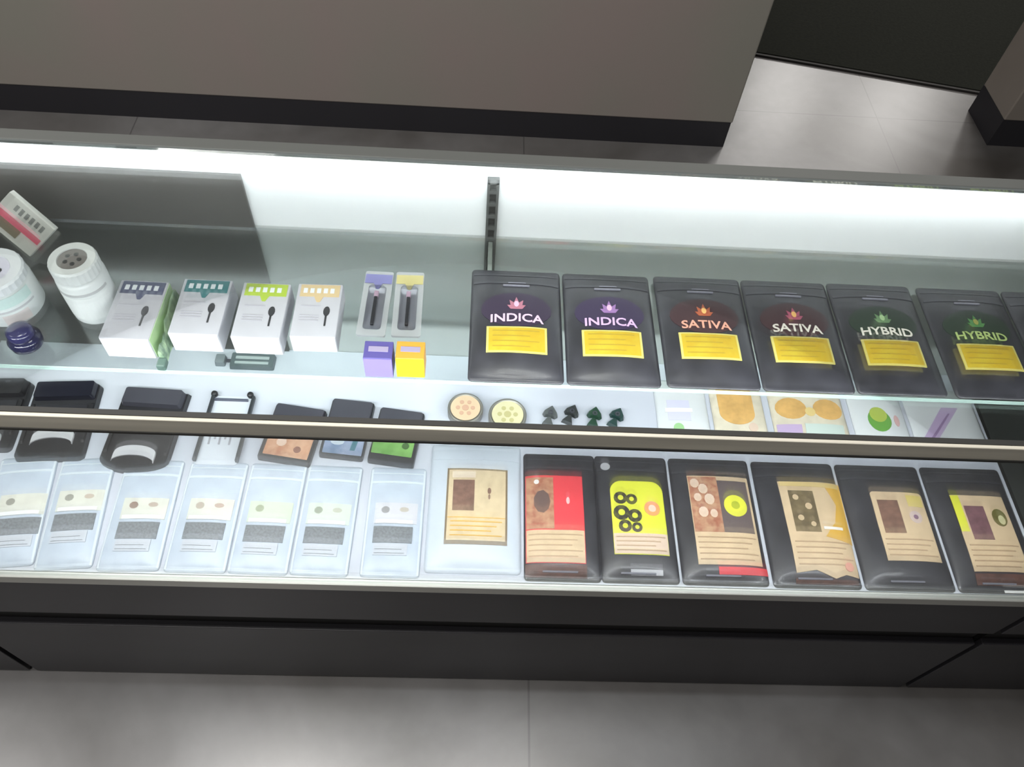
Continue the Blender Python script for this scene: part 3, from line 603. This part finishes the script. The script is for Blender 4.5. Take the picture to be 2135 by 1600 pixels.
# pale green packet standing between the first two cartons
t = thing('green_packet', 'crumpled pale green packet between the slate and teal cartons', 'packet', (-.3868, .632, ZS), 0)
bm = bmesh.new(); n = 12; rr_ = random.Random(5); ra, rb = [], []
for j in range(n + 1):
    y = -.046 + .092 * j / n; hh = .034 - .010 * (j / n < .35) + rr_.uniform(-.003, .003)
    ra.append([bm.verts.new(p) for p in ((-.0025, y, 0), (.0045 + rr_.uniform(-.001, .001), y, 0), (.0025 + rr_.uniform(-.001, .001), y, hh * .6), (.0005, y, hh), (-.0022, y, hh * .7))])
for a, b in zip(ra, ra[1:]):
    for i in range(5): bm.faces.new((a[i], a[(i + 1) % 5], b[(i + 1) % 5], b[i]))
bm.faces.new(ra[0][::-1]); bm.faces.new(ra[-1]); obj('packet_body', bm, mat('sage_film', (0.45, 0.60, 0.38), .35, noise=.3, scale=60, col2=(0.10, 0.17, 0.12)), t)
B('packet_base', (-.004, .007, -.060, -.046, 0, .010), mat('dark_green_end', (0.08, 0.13, 0.11), .4), t, bevel=.002)

# two slim see-through packs and two small coloured boxes in front of them
def slim_pack(cx, cy, rz, head, label):
    t = thing('slim_pack', label, 'pack', (cx, cy, ZS), rz, 'slim see-through packs on the shelf')
    bm = bmesh.new(); prism(bm, rrect(-.019, .019, -.056, .056, .003), 0, .0035); obj('backing_card', bm, mat('grey_clear_card', (0.52, 0.54, 0.56), .3, alpha=.5), t)
    bm = bmesh.new(); prism(bm, rrect(-.012, .012, -.046, .030, .005), .0036, .012, .85); obj('blister', bm, glass('blister_plastic', (0.92, 0.92, 0.95), .8), t)
    hd = B('header_print', (-.018, .018, .034, .050, .0036, .0042), head, t)
    bm = bmesh.new(); prism(bm, [(-.006, .034), (.006, .034), (.002, .024), (-.002, .024)], .0036, .0042); obj('header_point', bm, head, hd)
    bm = bmesh.new(); box(bm, -.0022, .0022, -.040, .008, .0038, .008); obj('cartridge', bm, K_pen, t, bevel=.0008)
    B('mouthpiece', (-.003, .003, .008, .018, .0038, .008), mat('rosy_tip', (0.50, 0.36, 0.44), .4), t, bevel=.001)
slim_pack(-.136, .694, math.radians(-1), mat('indigo_header', (0.16, 0.16, 0.36), .4), 'slim see-through pack with indigo header')
slim_pack(-.0925, .695, math.radians(1), mat('straw_header', (0.45, 0.40, 0.16), .4), 'slim see-through pack with straw header')
def small_box(cx, cy, top, front, label):
    t = thing('small_box', label, 'box', (cx, cy, ZS), 0, 'small coloured boxes on the shelf edge')
    B('box_body', (-.0175, .0175, -.0135, .0135, 0, .038), top, t, bevel=.001)  # top colour darker than the front, less light painted in
    B('front_panel', (-.0172, .0172, -.0143, -.0135, .0008, .037), front, t)
    B('top_print', (-.012, .012, -.003, .005, .038, .0384), mat('white_caption_print', (0.30, 0.26, 0.38), .5), t)
small_box(-.1190, .5890, mat('violet_card_shaded', (0.09, 0.075, 0.26), .4), mat('violet_card_lit', (0.26, 0.21, 0.66), .4), 'small violet box on the shelf edge')
small_box(-.0800, .5905, mat('yellow_card_shaded', (0.62, 0.30, 0.04), .4), mat('yellow_card_lit', (0.78, 0.72, 0.02), .4), 'small yellow box on the shelf edge, top painted orange as less lit')

# bottles at far left
M_bot = mat('white_bottle_plastic', (0.74, 0.78, 0.77), .35)
def bottle(cx, cy, r, h, label, body, cap, ring, marks):
    t = thing('bottle', label, 'bottle', (cx, cy, ZS), 0)
    hc = h * .80
    bm = bmesh.new(); lathe(bm, [(0, 0), (r * .92, 0), (r, .004), (r, hc - .008), (r * .93, hc - .001), (0, hc - .001)], 44); obj('bottle_body', bm, body, t, smooth=True)
    bm = bmesh.new(); n = 56; pf = [(0, hc), (1, hc), (1, h - .003), (.94, h), (.62, h), (.60, h - .002), (0, h - .002)]; rings = []
    for q, z in pf:
        if q == 0: rings.append([bm.verts.new((0, 0, z))]); continue
        rings.append([bm.verts.new((r * .97 * q * (1 - .02 * (i % 2) * (q > .97)) * math.cos(2 * PI * i / n), r * .97 * q * (1 - .02 * (i % 2) * (q > .97)) * math.sin(2 * PI * i / n), z)) for i in range(n)])
    for a, b in zip(rings, rings[1:]):
        for i in range(n):
            j = (i + 1) % n
            if len(a) == 1: bm.faces.new((a[0], b[j], b[i]))
            elif len(b) == 1: bm.faces.new((a[i], a[j], b[0]))
            else: bm.faces.new((a[i], a[j], b[j], b[i]))
    cp = obj('screw_cap', bm, cap, t)
    bm = bmesh.new(); lathe(bm, [(0, h - .0019), (r * .58, h - .0019), (r * .58, h - .0012), (0, h - .0012)], 32); e = obj('cap_emblem', bm, ring, cp)
    bm = bmesh.new()
    for k in range(5): a = k * 1.256; prism(bm, disc(r * .28 * math.cos(a), r * .28 * math.sin(a), r * .10, 8), h - .0011, h - .0007)
    obj('embossed_dots', bm, K_pen, e)
    for (z0, z1, m, a0, a1) in marks:                  # bands printed round the front of the bottle
        bm = bmesh.new(); k = 16; va = []
        for i in range(k + 1):
            a = math.radians(a0 + (a1 - a0) * i / k)
            va.append([bm.verts.new((q * math.cos(a), q * math.sin(a), z)) for q, z in ((r + .0001, z0), (r + .0006, z0), (r + .0006, z1), (r + .0001, z1))])
        for a, b in zip(va, va[1:]):
            for i in range(4): bm.faces.new((a[i], a[(i + 1) % 4], b[(i + 1) % 4], b[i]))
        bm.faces.new(va[0][::-1]); bm.faces.new(va[-1]); obj('label_band', bm, m, t)
bottle(-.489, .668, .0295, .092, 'white bottle standing between the larger bottle and the cartons', M_bot, M_bot, mat('dark_cap_print', (0.20, 0.19, 0.18), .4),
       [(.012, .050, mat('bright_label', (0.80, 0.84, 0.82), .4), 200, 345), (.054, .058, mat('silver_band', (0.45, 0.46, 0.46), .4), 190, 350)])
bottle(-.598, .668, .040, .066, 'wide white bottle in front of the striped carton, far left', M_bot, mat('ribbed_white_cap', (0.70, 0.74, 0.76), .4), mat('pale_lilac_cap', (0.62, 0.62, 0.72), .4),
       [(.034, .050, mat('mint_label', (0.55, 0.72, 0.68), .4), 230, 350), (.026, .029, mat('grey_band', (0.50, 0.48, 0.50), .4), 200, 350), (.006, .022, mat('rosy_label', (0.72, 0.64, 0.62), .4), 285, 330)])
# white carton with the red stripe behind it
cA, cB, cD = Vector((-.6061, .785, .871)), Vector((-.560, .7641, .8266)), Vector((-.6437, .7671, .8330))
ux = (cB - cA).normalized(); uy = (cA - cD); uy = (uy - ux * uy.dot(ux)).normalized(); uz = ux.cross(uy)
if uz.y > 0: uz = -uz
t = thing('striped_carton', 'thin white carton leaning askew with red stripe and dark lettering, behind the wide bottle', 'box')
t.matrix_world = Matrix(((ux.x, uy.x, uz.x, cA.x), (ux.y, uy.y, uz.y, cA.y), (ux.z, uy.z, uz.z, cA.z), (0, 0, 0, 1)))
bm = bmesh.new(); box(bm, 0, .0673, -.0575, 0, -.010, 0); obj('carton_body', bm, mat('off_white_carton', (0.50, 0.51, 0.47), .5), t, bevel=.001)
B('red_stripe', (0, .064, -.036, -.027, 0, .0004), mat('red_print', (0.56, 0.10, 0.15), .45), t, label='red stripe'); B('pink_stripe', (0, .060, -.0265, -.0225, 0, .0004), mat('pink_print_band', (0.68, 0.44, 0.46), .45), t)
B('dark_picture', (0, .040, -.050, -.0365, 0, .0004), mat('olive_print_area', (0.16, 0.14, 0.09), .45), t)
bm = bmesh.new()
for k in range(6): box(bm, .016 + k * .0075, .0205 + k * .0075, -.017 - (k % 2) * .001, -.0075, 0, .0004)
obj('lettering', bm, mat('grey_lettering', (0.16, 0.17, 0.16), .5), t)
# navy jar lying under the wide bottle at the shelf edge
t = thing('navy_jar', 'small glossy navy blue jar in front of the wide white bottle', 'jar', (-.556, .604, ZS), math.radians(-30))
bm = bmesh.new(); lathe(bm, [(0, 0), (.014, 0), (.019, .005), (.020, .014), (.015, .020), (0, .020)], 28); obj('jar_body', bm, mat('navy_glass', (0.012, 0.013, 0.045), .12, coat=.5), t, smooth=True)
bm = bmesh.new(); lathe(bm, [(0, .0202), (.0155, .0202), (.016, .024), (.015, .030), (.011, .032), (0, .0325)], 28); obj('jar_lid', bm, mat('violet_blue_lid', (0.022, 0.022, 0.085), .2, coat=.4), t, smooth=True)
